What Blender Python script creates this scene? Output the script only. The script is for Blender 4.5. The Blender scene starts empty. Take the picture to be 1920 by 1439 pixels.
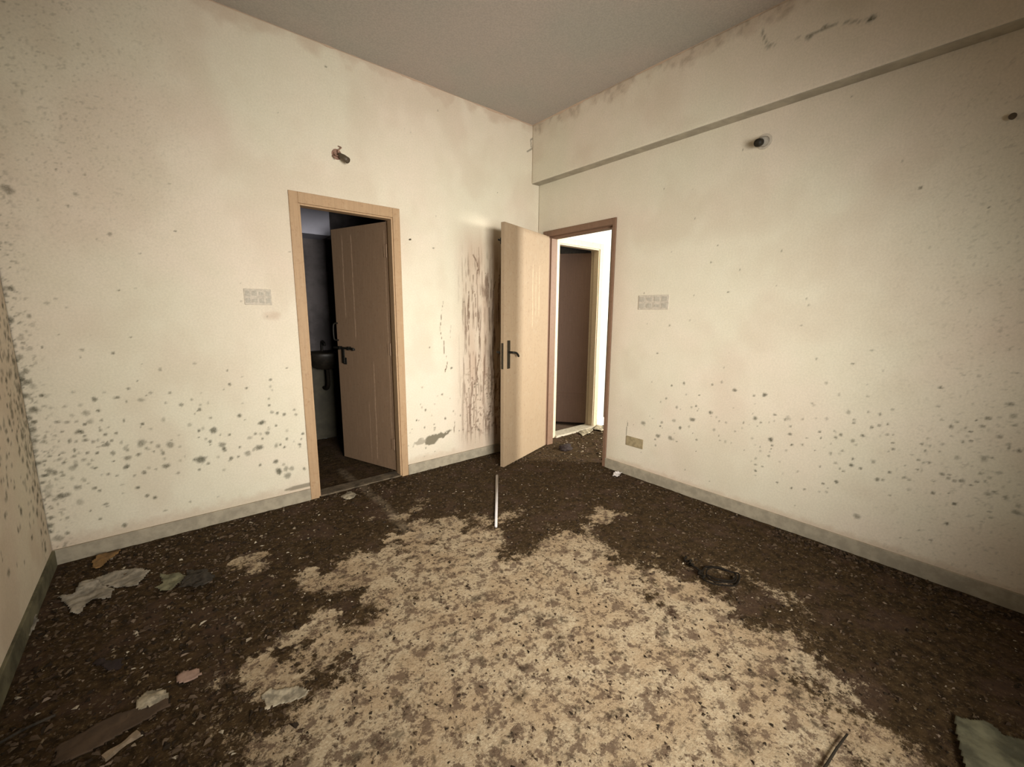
import bpy, bmesh, math, random
import numpy as np
from mathutils import Vector, Matrix

random.seed(7)
rng = np.random.default_rng(7)
scene = bpy.context.scene
COL = scene.collection

# ------------------------------------------------------------------ camera
CAM = Vector((-2.9303, -3.1343, 1.3495))
YAW, PITCH, ROLL, FPX = 0.6944, -0.1663, 0.0075, 787.94
cy, sy, cp, sp = math.cos(YAW), math.sin(YAW), math.cos(PITCH), math.sin(PITCH)
fwd = Vector((sy * cp, cy * cp, sp)); rgt = Vector((cy, -sy, 0)); upv = rgt.cross(fwd)
cr, sr = math.cos(ROLL), math.sin(ROLL)
r2 = cr * rgt + sr * upv; u2 = -sr * rgt + cr * upv
cd = bpy.data.cameras.new('camera')
cam = bpy.data.objects.new('camera', cd); COL.objects.link(cam)
cd.sensor_width = 36.0; cd.sensor_fit = 'HORIZONTAL'; cd.lens = FPX / 1920 * 36.0
cd.clip_start = 0.02
M = Matrix((r2, u2, -fwd)).transposed().to_4x4(); M.translation = CAM
cam.matrix_world = M
scene.camera = cam

# ------------------------------------------------------------------ world, lights, exposure
w = bpy.data.worlds.new('world'); scene.world = w; w.use_nodes = True
w.node_tree.nodes['Background'].inputs[0].default_value = (0.75, 0.85, 1.0, 1)
w.node_tree.nodes['Background'].inputs[1].default_value = 0.6

def area(name, loc, aim, sx, sy_, watts, color, spread=180):
    ld = bpy.data.lights.new(name, 'AREA'); ld.shape = 'RECTANGLE'; ld.size = sx; ld.size_y = sy_
    ld.energy = watts; ld.color = color; ld.spread = math.radians(spread)
    o = bpy.data.objects.new(name, ld); COL.objects.link(o)
    o.location = loc
    o.rotation_euler = (Vector(aim) - Vector(loc)).to_track_quat('-Z', 'Y').to_euler()
    return o
# lamp aimed to pool light from an added, unseen rear window; hall window daylight
area('added_rear_lamp', (-2.25, -4.16, 1.40), (-0.85, 0.0, 0.80), 1.2, 1.0, 73, (1.0, 0.95, 0.865), 92)
area('hall_window_daylight', (2.92, -3.45, 1.85), (0.2, 0.0, 1.0), 0.5, 0.8, 380, (1.0, 0.96, 0.86))
vs = scene.view_settings
scene.display_settings.display_device = 'sRGB'
vs.view_transform = 'Standard'; vs.look = 'None'; vs.gamma = 1.0; vs.use_curve_mapping = False
vs.exposure = 0.0

# ------------------------------------------------------------------ measured data (metres)
SPOTS_BACK = [(-3.19,1.925,0.0082),(-3.225,1.862,0.0049),(-3.082,1.744,0.0085),(-3.135,1.711,0.0034),(-2.809,1.792,0.0037),(-2.974,1.654,0.0053),(-3.082,1.456,0.0052),(-3.421,1.318,0.008),(-3.476,1.349,0.0047),(-3.217,1.22,0.0034),(-3.334,1.223,0.0033),(-3.395,1.162,0.0049),(-3.257,1.144,0.0068),(-3.267,1.104,0.0051),(-3.139,1.119,0.007),(-2.793,1.036,0.0078),(-3.03,1.05,0.0036),(-3.1,0.918,0.0072),(-2.924,0.873,0.0076),(-3.054,0.849,0.011),(-2.827,0.821,0.0058),(-3.198,0.908,0.0053),(-3.244,0.883,0.0052),(-3.316,0.922,0.0085),(-3.425,0.92,0.0082),(-3.485,1.005,0.0112),(-3.468,0.989,0.0145),(-3.452,0.969,0.013),(-3.333,0.8,0.0085),(-3.28,0.807,0.0121),(-3.231,0.811,0.007),(-3.272,0.755,0.0122),(-3.353,0.768,0.0085),(-3.226,0.758,0.0071),(-3.137,0.741,0.0072),(-2.969,0.718,0.0114),(-2.853,0.669,0.0098),(-3.03,0.674,0.0075),(-3.313,0.707,0.0121),(-3.237,0.702,0.0071),(-3.218,0.675,0.0071),(-3.3,0.682,0.0069),(-3.44,0.708,0.0067),(-2.79,0.635,0.01),(-2.737,0.616,0.0162),(-2.594,0.688,0.0104),(-2.476,0.62,0.015),(-2.336,0.656,0.0088),(-2.267,0.646,0.009),(-2.402,0.902,0.0086),(-2.541,0.86,0.0062),(-3.334,0.657,0.0069),(-3.271,0.645,0.007),(-3.219,0.618,0.0107),(-3.159,0.618,0.0073),(-3.08,0.599,0.0167),(-2.952,0.565,0.0173),(-3.009,0.568,0.0095),(-2.762,0.546,0.0081),(-2.703,0.514,0.0143),(-2.553,0.53,0.0127),(-2.503,0.456,0.0172),(-2.446,0.543,0.0108),(-2.403,0.446,0.011),(-2.353,0.426,0.0089),(-3.392,0.607,0.0068),(-3.352,0.578,0.0086),(-3.3,0.587,0.007),(-3.262,0.579,0.0071),(-3.202,0.566,0.009),(-3.148,0.58,0.0091),(-3.146,0.525,0.0128),(-3.097,0.536,0.0093),(-2.991,0.521,0.0095),(-2.819,0.439,0.024),(-2.729,0.438,0.0082),(-2.663,0.414,0.0104),(-2.569,0.431,0.0149),(-2.916,0.458,0.0059),(-3.4,0.578,0.0068),(-3.301,0.524,0.007),(-3.277,0.497,0.0071),(-3.148,0.476,0.0092),(-3.084,0.422,0.0112),(-3.06,0.445,0.0075),(-2.984,0.438,0.0135),(-3.448,0.519,0.0118),(-3.363,0.518,0.0155),(-3.429,0.507,0.0119),(-3.465,0.501,0.0101),(-3.332,0.446,0.007),(-3.352,0.408,0.0105),(-3.184,0.375,0.0073),(-3.232,0.45,0.0054),(-3.199,0.434,0.0055),(-3.26,0.452,0.0054),(-3.398,0.378,0.0104),(-3.425,0.373,0.0137),(-3.446,0.363,0.0102),(-3.36,0.322,0.0123),(-3.326,0.262,0.0053),(-3.412,0.417,0.0069),(-2.894,0.187,0.006),(-3.425,0.164,0.007),(-3.46,0.157,0.0086),(-2.412,0.338,0.0133),(-2.4,0.264,0.0178),(-2.356,0.27,0.0135),(-2.321,0.265,0.0136),(-2.347,0.22,0.0181),(-2.24,0.246,0.0092),(-0.723,0.266,0.0077),(-0.923,0.434,0.0074),(-0.736,0.6,0.0076),(-0.761,0.503,0.0057),(-0.779,0.746,0.0056),(-0.735,0.696,0.0075),(-0.644,0.716,0.0076),(-0.644,0.64,0.0067),(-0.603,0.394,0.0058),(-0.707,0.32,0.0077),(-1.272,0.534,0.0087),(-1.316,0.59,0.0051),(-1.154,0.642,0.0044),(-1.08,0.43,0.009),(-1.285,0.383,0.0078),(-1.295,0.731,0.0068),(-0.764,0.707,0.0066),(-0.685,0.632,0.0057),(-0.776,0.576,0.0056),(-0.623,0.574,0.0067),(-0.706,0.55,0.0057),(-0.571,0.636,0.0058),(-1.357,0.458,0.0086)]
SPOTS_RIGHT = [(-1.45,1.267,0.0076),(-2.296,1.29,0.0061),(-2.39,1.099,0.006),(-2.563,1.086,0.0057),(-2.635,1.165,0.0055),(-1.872,0.993,0.0052),(-1.597,0.849,0.0094),(-1.866,0.893,0.0088),(-1.956,0.848,0.012),(-1.464,0.711,0.0078),(-2.139,0.845,0.0114),(-2.454,0.963,0.0074),(-2.521,0.904,0.0073),(-1.717,0.776,0.0055),(-1.555,0.657,0.0077),(-1.702,0.695,0.0074),(-1.806,0.667,0.0108),(-1.275,0.478,0.0166),(-1.441,0.518,0.0099),(-1.54,0.551,0.0116),(-1.686,0.589,0.0149),(-1.66,0.533,0.0075),(-1.592,0.505,0.0096),(-1.416,0.403,0.0141),(-1.52,0.411,0.0177),(-1.843,0.549,0.0108),(-1.984,0.569,0.0052),(-1.723,0.446,0.0075),(-2.099,0.681,0.0117),(-2.134,0.662,0.0066),(-2.212,0.728,0.0064),(-2.281,0.717,0.0127),(-2.27,0.708,0.0079),(-2.209,0.688,0.0049),(-2.409,0.824,0.006),(-2.362,0.729,0.0062),(-2.428,0.747,0.006),(-2.478,0.757,0.0074),(-2.574,0.812,0.0101),(-2.658,0.829,0.0056),(-2.755,0.861,0.0054),(-2.917,1.003,0.0063),(-2.921,0.91,0.0051),(-3.147,0.958,0.0093),(-3.034,1.074,0.006),(-3.145,1.101,0.0046),(-3.111,1.206,0.0046),(-2.203,0.563,0.0131),(-2.306,0.623,0.0079),(-2.295,0.517,0.0064),(-2.453,0.671,0.006),(-2.532,0.656,0.0074),(-2.553,0.676,0.0073),(-2.611,0.655,0.0115),(-2.651,0.694,0.0085),(-2.683,0.748,0.007),(-2.709,0.766,0.0069),(-2.746,0.78,0.0054),(-2.776,0.683,0.0054),(-2.764,0.634,0.0055),(-2.78,0.651,0.0054),(-2.52,0.555,0.0074),(-2.488,0.58,0.0045),(-2.548,0.506,0.0089),(-2.57,0.479,0.0059),(-2.622,0.514,0.0101),(-2.663,0.507,0.0071),(-2.71,0.559,0.0084),(-2.783,0.522,0.0082),(-2.737,0.468,0.0084),(-2.762,0.471,0.0055),(-2.844,0.512,0.0081),(-2.868,0.452,0.008),(-2.68,0.228,0.013),(-2.564,0.396,0.0074),(-2.131,0.375,0.0084),(-2.135,0.333,0.0067),(-2.138,0.303,0.0051),(-2.884,0.621,0.0066),(-2.925,0.617,0.0078),(-2.903,0.567,0.0052),(-2.96,0.723,0.0063),(-2.975,0.817,0.0088),(-2.985,0.769,0.005),(-2.994,0.844,0.0062),(-3.078,0.84,0.0084),(-3.09,0.88,0.0083),(-3.124,0.892,0.0059),(-3.164,0.908,0.0104),(-3.17,0.865,0.0069),(-3.135,0.804,0.0083),(-2.941,0.844,0.0063),(-3.043,0.805,0.0049),(-3.025,0.751,0.0062),(-3.016,0.67,0.01),(-3.101,0.688,0.0121),(-3.198,0.751,0.0081),(-3.165,0.775,0.007),(-2.975,0.571,0.0077),(-3.0,0.556,0.0063),(-3.02,0.551,0.0063),(-3.045,0.559,0.0087),(-3.077,0.546,0.0037),(-3.13,0.603,0.0072),(-3.158,0.634,0.0095),(-3.134,0.521,0.0109),(-3.19,0.525,0.0083),(-3.035,0.436,0.0076),(-3.151,0.438,0.0048),(-3.232,0.496,0.0082),(-3.232,0.466,0.0117),(-2.956,0.465,0.0078),(-3.013,0.484,0.0051),(-2.379,0.178,0.0048),(-2.903,0.738,0.0052),(-2.645,0.915,0.0056),(-2.693,1.061,0.0041),(-2.988,1.072,0.0049)]
STREAKS = [([(-0.773,1.845),(-0.727,1.781),(-0.717,1.721)],0.006,1.0),([(-0.727,1.72),(-0.737,1.628)],0.0052,0.9),([(-0.775,1.672),(-0.776,1.519)],0.007,0.6),([(-0.819,1.533),(-0.817,1.287),(-0.827,1.185)],0.0033,0.9),([(-0.762,1.535),(-0.746,1.474),(-0.751,1.318)],0.0028,0.8),([(-0.699,1.63),(-0.698,1.506)],0.0033,0.5),([(-0.72,1.318),(-0.712,1.095)],0.0038,0.9),([(-0.615,1.697),(-0.609,1.564),(-0.606,1.485)],0.0029,0.8),([(-0.53,1.631),(-0.555,1.527),(-0.558,1.399),(-0.545,1.285),(-0.534,1.089)],0.0044,1.0),([(-0.478,1.69),(-0.493,1.561),(-0.488,1.448),(-0.492,1.219)],0.0039,0.8),([(-0.601,1.398),(-0.591,1.245)],0.0058,0.5),([(-1.084,1.443),(-1.094,1.362)],0.0022,0.6),([(-1.1,1.34),(-1.11,1.214),(-1.099,1.131)],0.0027,0.9),([(-1.009,1.242),(-1.013,1.136)],0.0023,0.4),([(-0.768,1.442),(-0.765,1.207)],0.0038,0.3),([(-0.66,1.523),(-0.657,1.125)],0.0043,0.25),([(-0.84,1.325),(-0.839,1.185)],0.0023,0.5),([(-0.716,1.918),(-0.712,1.85)],0.0028,0.35),([(-0.712,1.095),(-0.718,0.933),(-0.739,0.853),(-0.74,0.721)],0.0048,1.0),([(-0.55,1.04),(-0.545,0.813)],0.0045,0.9),([(-1.082,1.109),(-1.085,1.002)],0.0027,0.9),([(-1.055,0.978),(-1.056,0.908),(-1.071,0.84)],0.0023,0.8),([(-1.025,0.694),(-1.027,0.599)],0.0019,0.6),([(-0.982,0.504),(-0.988,0.366),(-0.996,0.277)],0.0024,0.8),([(-0.82,0.972),(-0.817,0.835)],0.0024,0.35),([(-0.827,0.803),(-0.823,0.762)],0.0029,0.8),([(-0.833,0.673),(-0.825,0.573)],0.0039,0.8),([(-0.801,0.529),(-0.812,0.405),(-0.808,0.311)],0.0024,0.7),([(-0.607,0.851),(-0.611,0.742)],0.003,0.9),([(-0.529,0.717),(-0.534,0.537)],0.0041,0.8),([(-0.512,0.27),(-0.512,0.189)],0.0052,0.8),([(-0.485,0.487),(-0.48,0.433)],0.0036,0.8),([(-0.612,1.009),(-0.607,0.86)],0.0045,0.35),([(-0.657,1.093),(-0.655,0.929)],0.0029,0.3),([(-0.827,0.365),(-0.825,0.126)],0.002,0.4),([(-0.675,0.631),(-0.679,0.254)],0.0025,0.25),([(-0.766,0.566),(-0.764,0.14)],0.0025,0.2)]
POLY = {
    'CLEAN': [(-1.46,-0.932),(-1.302,-1.345),(-1.168,-1.534),(-1.086,-1.751),(-1.076,-1.961),(-1.111,-2.111),(-0.941,-2.192),(-0.94,-2.356),(-0.997,-2.502),(-0.903,-2.644),(-0.993,-2.711),(-1.141,-2.857),(-1.253,-2.929),(-1.322,-3.011),(-1.352,-3.066),(-1.542,-3.175),(-2.941,-2.149),(-3.005,-1.82),(-2.84,-1.744),(-2.705,-1.763),(-2.615,-1.68),(-2.507,-1.582),(-2.505,-1.439),(-2.308,-1.343),(-2.174,-1.07),(-2.018,-1.132),(-1.841,-0.91),(-1.588,-0.801)],
    'sheetA': [(-3.36,-0.352),(-3.297,-0.306),(-3.239,-0.278),(-3.139,-0.347),(-3.1,-0.397),(-3.124,-0.474),(-3.135,-0.53),(-3.189,-0.496),(-3.249,-0.442),(-3.297,-0.429)],
    'sheetB': [(-3.431,-0.39),(-3.37,-0.43),(-3.358,-0.327),(-3.315,-0.33),(-3.234,-0.481),(-3.232,-0.566),(-3.268,-0.57),(-3.307,-0.529),(-3.321,-0.573),(-3.333,-0.621),(-3.366,-0.594),(-3.378,-0.518)],
    'sheetC': [(-3.058,-0.46),(-2.984,-0.532),(-2.954,-0.59),(-2.987,-0.629),(-3.015,-0.679),(-3.058,-0.644),(-3.078,-0.607),(-3.048,-0.579)],
    'rag': [(-2.947,-0.533),(-2.876,-0.579),(-2.846,-0.689),(-2.867,-0.763),(-2.92,-0.756),(-2.959,-0.704),(-2.989,-0.7),(-2.965,-0.614)],
    'wrap': [(-3.338,-0.125),(-3.317,-0.053),(-3.273,-0.061),(-3.223,-0.054),(-3.234,-0.107),(-3.268,-0.151),(-3.299,-0.206),(-3.324,-0.198)],
    'board': [(-3.305,-1.385),(-3.178,-1.364),(-3.046,-1.382),(-3.03,-1.435),(-3.141,-1.458),(-3.248,-1.483),(-3.306,-1.462)],
    'plank': [(-3.196,-1.523),(-3.15,-1.49),(-3.117,-1.491),(-3.113,-1.516),(-3.144,-1.533),(-3.185,-1.548)],
    'plasterA': [(-2.787,-1.581),(-2.756,-1.564),(-2.72,-1.6),(-2.671,-1.617),(-2.652,-1.672),(-2.686,-1.682),(-2.732,-1.66),(-2.78,-1.652)],
    'plasterB': [(-3.131,-1.352),(-3.097,-1.313),(-3.043,-1.347),(-3.035,-1.391),(-3.061,-1.41),(-3.114,-1.391)],
    'pink': [(-3.015,-1.309),(-2.991,-1.29),(-2.943,-1.31),(-2.937,-1.343),(-2.97,-1.355),(-3.004,-1.345)],
    'corner': [(-0.984,-3.162),(-0.98,-3.182),(-0.934,-3.234),(-0.96,-3.275),(-0.92,-3.319),(-0.978,-3.356),(-1.153,-3.324),(-1.292,-3.227),(-1.159,-3.187),(-1.072,-3.172)],
    'strip': [(-3.498,-0.628),(-3.49,-0.535),(-3.472,-0.529),(-3.465,-0.616),(-3.474,-0.686),(-3.483,-0.722)],
    'scrapw': [(-0.121,-1.091),(-0.033,-1.069),(-0.021,-1.11),(-0.118,-1.154),(-0.171,-1.14)],
    'flake': [(-2.027,-0.094),(-1.949,-0.036),(-1.929,-0.126),(-1.973,-0.184),(-2.021,-0.168)],
    'hall1': [(0.631,-0.056),(0.842,0.006),(0.866,-0.071),(0.698,-0.164),(0.567,-0.167)],
    'hall2': [(0.866,-0.071),(1.068,0.012),(1.023,-0.136),(0.873,-0.191)],
    'p1': [(-2.446,-0.997),(-2.307,-0.962),(-2.155,-1.022),(-2.053,-1.037),(-2.139,-1.129),(-2.295,-1.091),(-2.421,-1.073)],
    'p2': [(-2.524,-0.934),(-2.434,-0.932),(-2.41,-0.987),(-2.49,-1.0)],
    'p3': [(-2.713,-0.601),(-2.651,-0.606),(-2.606,-0.719),(-2.665,-0.696)],
    'p4': [(-2.562,-1.412),(-2.492,-1.43),(-2.449,-1.503),(-2.494,-1.54),(-2.558,-1.513)],
    'p5': [(-0.9,-1.404),(-0.68,-1.431),(-0.611,-1.559),(-0.834,-1.596),(-0.993,-1.553)],
    'p6': [(-2.773,-1.398),(-2.714,-1.479),(-2.674,-1.631),(-2.768,-1.583),(-2.801,-1.47)],
    'p7': [(-2.353,-1.258),(-2.243,-1.244),(-2.26,-1.382),(-2.341,-1.363)],
    'p8': [(-2.521,-1.26),(-2.405,-1.264),(-2.391,-1.367),(-2.499,-1.343)],
    'arc': [(-1.844,0.473),(-1.847,0.103),(-1.837,-0.223),(-1.832,-0.451),(-1.857,-0.679),(-1.864,-0.849),(-1.839,-0.976),(-1.777,-0.962)],
    'bits': [(-1.495,-1.189),(-1.654,-2.549),(-3.015,-1.572),(-0.385,-3.285),(-3.101,-1.637),(-0.415,-3.101),(0.667,-0.545),(-2.006,-0.692),(-3.084,-1.144),(-1.953,-2.132)],
    'coil': [(-0.818,-2.105),(-0.862,-2.165),(-0.888,-2.223),(-0.928,-2.259)],
    'loop': [(-0.82,-2.218),(-0.774,-2.268),(-0.757,-2.329),(-0.751,-2.369),(-0.827,-2.385),(-0.891,-2.36),(-0.917,-2.306),(-0.915,-2.258)],
    'whitestreak': [(-0.901,-0.512),(-1.417,-1.169)],
    'stickbr': [(-1.517,-2.931),(-1.35,-2.947)],
    'rod': [(-3.466,-1.273),(-3.329,-1.24)],
    'rubble': [(0.088,-0.357)],
    'leafc': [(-2.068,-2.156),(-1.306,-2.708),(-1.305,-2.786),(-2.514,-2.012),(-1.624,-2.724),(-2.175,-1.819),(-1.758,-1.926),(-1.775,-2.073),(-1.879,-1.644)],
}
H = 3.059; WX = -3.4896; YR = -4.3; HB = 2.5545; BD = 0.0954
TW = 0.12

# ------------------------------------------------------------------ numpy noise
def _hash(ix, iy, seed):
    n = (ix.astype(np.int64) * 374761393 + iy.astype(np.int64) * 668265263 + seed * 1442695041) & 0x7fffffff
    n = (n ^ (n >> 13)) * 1274126177 & 0x7fffffff
    return ((n ^ (n >> 16)) & 0xffff) / 65535.0
def vnoise(x, y, seed=0):
    ix = np.floor(x); iy = np.floor(y); fx = x - ix; fy = y - iy
    fx = fx * fx * (3 - 2 * fx); fy = fy * fy * (3 - 2 * fy)
    a = _hash(ix, iy, seed); b = _hash(ix + 1, iy, seed); c = _hash(ix, iy + 1, seed); d = _hash(ix + 1, iy + 1, seed)
    return (a * (1 - fx) + b * fx) * (1 - fy) + (c * (1 - fx) + d * fx) * fy
def fbm(x, y, seed=0, octv=5, gain=0.55):
    s = 0; a = 1; t = 0
    for i in range(octv):
        s = s + a * vnoise(x * 2.03 ** i + 13.7 * i, y * 2.03 ** i - 7.1 * i, seed + i); t += a; a *= gain
    return s / t
def sstep(a, b, x):
    t = np.clip((x - a) / (b - a), 0, 1); return t * t * (3 - 2 * t)
def poly_sd(px, py, poly):
    """signed distance, negative inside"""
    d = np.full(px.shape, 1e9); ins = np.zeros(px.shape, bool); n = len(poly)
    for i in range(n):
        x0, y0 = poly[i]; x1, y1 = poly[(i + 1) % n]
        ex, ey = x1 - x0, y1 - y0; L = ex * ex + ey * ey + 1e-12
        t = np.clip(((px - x0) * ex + (py - y0) * ey) / L, 0, 1)
        d = np.minimum(d, np.hypot(px - x0 - t * ex, py - y0 - t * ey))
        c = ((y0 > py) != (y1 > py)) & (px < (x1 - x0) * (py - y0) / ((y1 - y0) + 1e-12) + x0)
        ins ^= c
    return np.where(ins, -d, d)
def line_d(px, py, pts):
    d = np.full(px.shape, 1e9)
    for (x0, y0), (x1, y1) in zip(pts[:-1], pts[1:]):
        ex, ey = x1 - x0, y1 - y0; L = ex * ex + ey * ey + 1e-12
        t = np.clip(((px - x0) * ex + (py - y0) * ey) / L, 0, 1)
        d = np.minimum(d, np.hypot(px - x0 - t * ex, py - y0 - t * ey))
    return d

# ------------------------------------------------------------------ materials
class NT:
    def __init__(self, name):
        self.m = bpy.data.materials.new(name); self.m.use_nodes = True
        self.t = self.m.node_tree; self.b = self.t.nodes['Principled BSDF']
        self.tc = self.t.nodes.new('ShaderNodeTexCoord').outputs['Object']
    def lk(self, a, b): self.t.links.new(a, b)
    def noise(self, scale, detail=4, rough=0.6, vec=None, stretch=None):
        v = vec or self.tc
        if stretch:
            mp = self.t.nodes.new('ShaderNodeMapping'); mp.inputs['Scale'].default_value = stretch
            self.lk(v, mp.inputs[0]); v = mp.outputs[0]
        n = self.t.nodes.new('ShaderNodeTexNoise'); n.inputs['Scale'].default_value = scale
        n.inputs['Detail'].default_value = detail; n.inputs['Roughness'].default_value = rough
        self.lk(v, n.inputs['Vector']); return n.outputs['Fac']
    def ramp(self, f, a, b, c0=0.0, c1=1.0):
        n = self.t.nodes.new('ShaderNodeMapRange'); n.interpolation_type = 'SMOOTHSTEP'
        n.inputs[1].default_value = a; n.inputs[2].default_value = b; n.inputs[3].default_value = c0; n.inputs[4].default_value = c1
        self.lk(f, n.inputs[0]); return n.outputs[0]
    def math(self, op, a, b=None):
        n = self.t.nodes.new('ShaderNodeMath'); n.operation = op
        for i, x in enumerate((a, b)):
            if x is None: continue
            if isinstance(x, (int, float)): n.inputs[i].default_value = x
            else: self.lk(x, n.inputs[i])
        return n.outputs[0]
    def mix(self, f, a, b, mode='MIX'):
        n = self.t.nodes.new('ShaderNodeMix'); n.data_type = 'RGBA'; n.blend_type = mode
        for s, x in ((n.inputs[0], f), (n.inputs[6], a), (n.inputs[7], b)):
            if isinstance(x, tuple): s.default_value = (*x, 1)
            elif isinstance(x, (int, float)): s.default_value = x
            else: self.lk(x, s)
        return n.outputs[2]
    def attr(self, name):
        n = self.t.nodes.new('ShaderNodeAttribute'); n.attribute_name = name
        s = self.t.nodes.new('ShaderNodeSeparateColor'); self.lk(n.outputs['Color'], s.inputs[0])
        return s.outputs[0], s.outputs[1], s.outputs[2], n.outputs['Alpha']
    def bump(self, h, strength=0.3, dist=0.01):
        n = self.t.nodes.new('ShaderNodeBump'); n.inputs['Strength'].default_value = strength
        n.inputs['Distance'].default_value = dist; self.lk(h, n.inputs['Height']); self.lk(n.outputs[0], self.b.inputs['Normal'])
    def out(self, col, rough=0.8, metal=0.0, spec=0.3):
        if isinstance(col, tuple): self.b.inputs['Base Color'].default_value = (*col, 1)
        else: self.lk(col, self.b.inputs['Base Color'])
        if isinstance(rough, (int, float)): self.b.inputs['Roughness'].default_value = rough
        else: self.lk(rough, self.b.inputs['Roughness'])
        self.b.inputs['Metallic'].default_value = metal
        self.b.inputs['Specular IOR Level'].default_value = spec
        return self.m

def wall_mat(name, c1, c2):
    n = NT(name)
    big = n.ramp(n.noise(0.9, 3, 0.55), 0.35, 0.65)
    med = n.ramp(n.noise(7, 4, 0.6), 0.3, 0.7)
    col = n.mix(big, c1, c2)
    col = n.mix(n.math('MULTIPLY', med, 0.28), col, tuple(x * y for x, y in zip(c1, (0.86, 0.9, 0.84))))
    grain = n.noise(95, 3, 0.7)
    col = n.mix(1.0, col, n.mix(n.ramp(grain, 0.3, 0.7), (0.94, 0.94, 0.935), (1.04, 1.04, 1.04)), 'MULTIPLY')
    R, G, B, A = n.attr('marks')
    fine = n.ramp(n.noise(140, 4, 0.7), 0.25, 0.6, 0.55, 1.0)
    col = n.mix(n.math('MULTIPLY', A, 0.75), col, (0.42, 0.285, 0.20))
    col = n.mix(B, col, (0.20, 0.175, 0.125))
    col = n.mix(n.math('MULTIPLY', G, fine), col, (0.095, 0.045, 0.022))
    col = n.mix(n.math('MULTIPLY', R, fine), col, (0.055, 0.055, 0.032))
    n.bump(n.math('ADD', n.noise(60, 4, 0.7), n.math('MULTIPLY', B, -2.0)), 0.14, 0.003)
    return n.out(col, 0.88, 0, 0.2)
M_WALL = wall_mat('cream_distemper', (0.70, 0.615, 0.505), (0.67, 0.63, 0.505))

def ceil_mat():
    n = NT('grey_ceiling'); col = n.mix(n.ramp(n.noise(1.2, 3), 0.35, 0.65), (0.42, 0.40, 0.36), (0.46, 0.41, 0.37))
    col = n.mix(1.0, col, n.mix(n.ramp(n.noise(90, 3, 0.7), 0.3, 0.7), (0.9, 0.9, 0.9), (1.08, 1.08, 1.08)), 'MULTIPLY')
    n.bump(n.noise(60, 4), 0.2, 0.004); return n.out(col, 0.9, 0, 0.2)
M_CEIL = ceil_mat()
def floor_mat():
    n = NT('dirty_floor')
    R, G, B, A = n.attr('marks')           # R mud cover, G pale scuffs, B rough dark blotches
    f1 = n.noise(26, 6, 0.68); f2 = n.noise(110, 4, 0.7); f3 = n.noise(5, 4, 0.6)
    pale = n.mix(n.ramp(f3, 0.38, 0.62), (0.38, 0.29, 0.185), (0.46, 0.38, 0.26))
    pale = n.mix(n.ramp(f2, 0.35, 0.62, 0, 0.55), pale, (0.27, 0.19, 0.11))
    pale = n.mix(n.ramp(n.noise(38, 5, 0.75), 0.54, 0.64, 0, 0.85), pale, (0.085, 0.055, 0.036))
    pale = n.mix(n.ramp(n.noise(14, 7, 0.78), 0.50, 0.57, 0, 0.85), pale, (0.11, 0.072, 0.048))
    mud = n.mix(n.ramp(f1, 0.35, 0.65), (0.019, 0.011, 0.004), (0.058, 0.036, 0.016))
    mud = n.mix(n.ramp(n.noise(75, 6, 0.8), 0.53, 0.66, 0, 0.75), mud, (0.15, 0.105, 0.055))
    mud = n.mix(n.ramp(n.noise(16, 5, 0.7), 0.55, 0.7, 0, 0.5), mud, (0.092, 0.06, 0.032))
    mud = n.mix(n.ramp(n.noise(48, 6, 0.8), 0.55, 0.64, 0, 0.8), mud, (0.012, 0.008, 0.005))
    mud = n.mix(n.ramp(f3, 0.5, 0.65, 0, 0.5), mud, (0.07, 0.042, 0.03))
    f4 = n.noise(34, 8, 0.82)
    edge = n.math('ADD', R, n.math('MULTIPLY', n.math('SUBTRACT', f4, 0.5), 1.7))
    col = n.mix(n.ramp(edge, 0.40, 0.60), pale, mud)
    col = n.mix(n.math('MULTIPLY', G, n.ramp(f1, 0.3, 0.6, 0.3, 1)), col, (0.30, 0.24, 0.17))
    col = n.mix(n.math('MULTIPLY', B, n.ramp(f1, 0.4, 0.6)), col, (0.035, 0.022, 0.014))
    n.bump(n.math('ADD', f1, n.math('MULTIPLY', f2, 0.5)), 0.5, 0.012)
    return n.out(col, n.ramp(f1, 0.3, 0.7, 0.8, 0.98), 0, 0.12)
M_FLOOR = floor_mat()
def paint(name, c, streak=0.25, lines=(), rough=0.6, spec=0.35):
    n = NT(name)
    s = n.noise(6, 5, 0.65, stretch=(14, 14, 0.8))
    col = n.mix(n.ramp(s, 0.35, 0.7, 0, streak), c, tuple(x * 0.55 for x in c))
    col = n.mix(n.ramp(n.noise(20, 4), 0.55, 0.75, 0, 0.35), col, tuple(min(1, x * y) for x, y in zip(c, (1.1, 1.25, 1.4))))
    if lines:
        sx = n.t.nodes.new('ShaderNodeSeparateXYZ'); n.lk(n.tc, sx.inputs[0])
        wob = n.math('MULTIPLY', n.math('SUBTRACT', n.noise(3, 2), 0.5), 0.03)
        for (x0, z0, z1, wd, am) in lines:
            d = n.math('ABSOLUTE', n.math('SUBTRACT', n.math('ADD', sx.outputs[0], wob), x0))
            m = n.math('MULTIPLY', n.ramp(d, wd, wd * 2.2, 1, 0), n.ramp(sx.outputs[2], z0, z0 + 0.05))
            m = n.math('MULTIPLY', m, n.ramp(sx.outputs[2], z1 - 0.05, z1, 1, 0))
            m = n.math('MULTIPLY', m, n.ramp(n.noise(30, 3), 0.35, 0.55, am * 0.4, am))
            col = n.mix(m, col, tuple(min(1, x * 1.7 + 0.03) for x in c))
    g = n.noise(45, 6, 0.75)
    col = n.mix(n.ramp(g, 0.52, 0.68, 0, 0.45), col, tuple(x * y for x, y in zip(c, (0.62, 0.5, 0.42))))
    n.bump(n.math('ADD', s, g), 0.15, 0.003)
    return n.out(col, rough, 0, spec)
M_FRAME1 = paint('ochre_frame_paint', (0.42, 0.28, 0.16))
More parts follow.
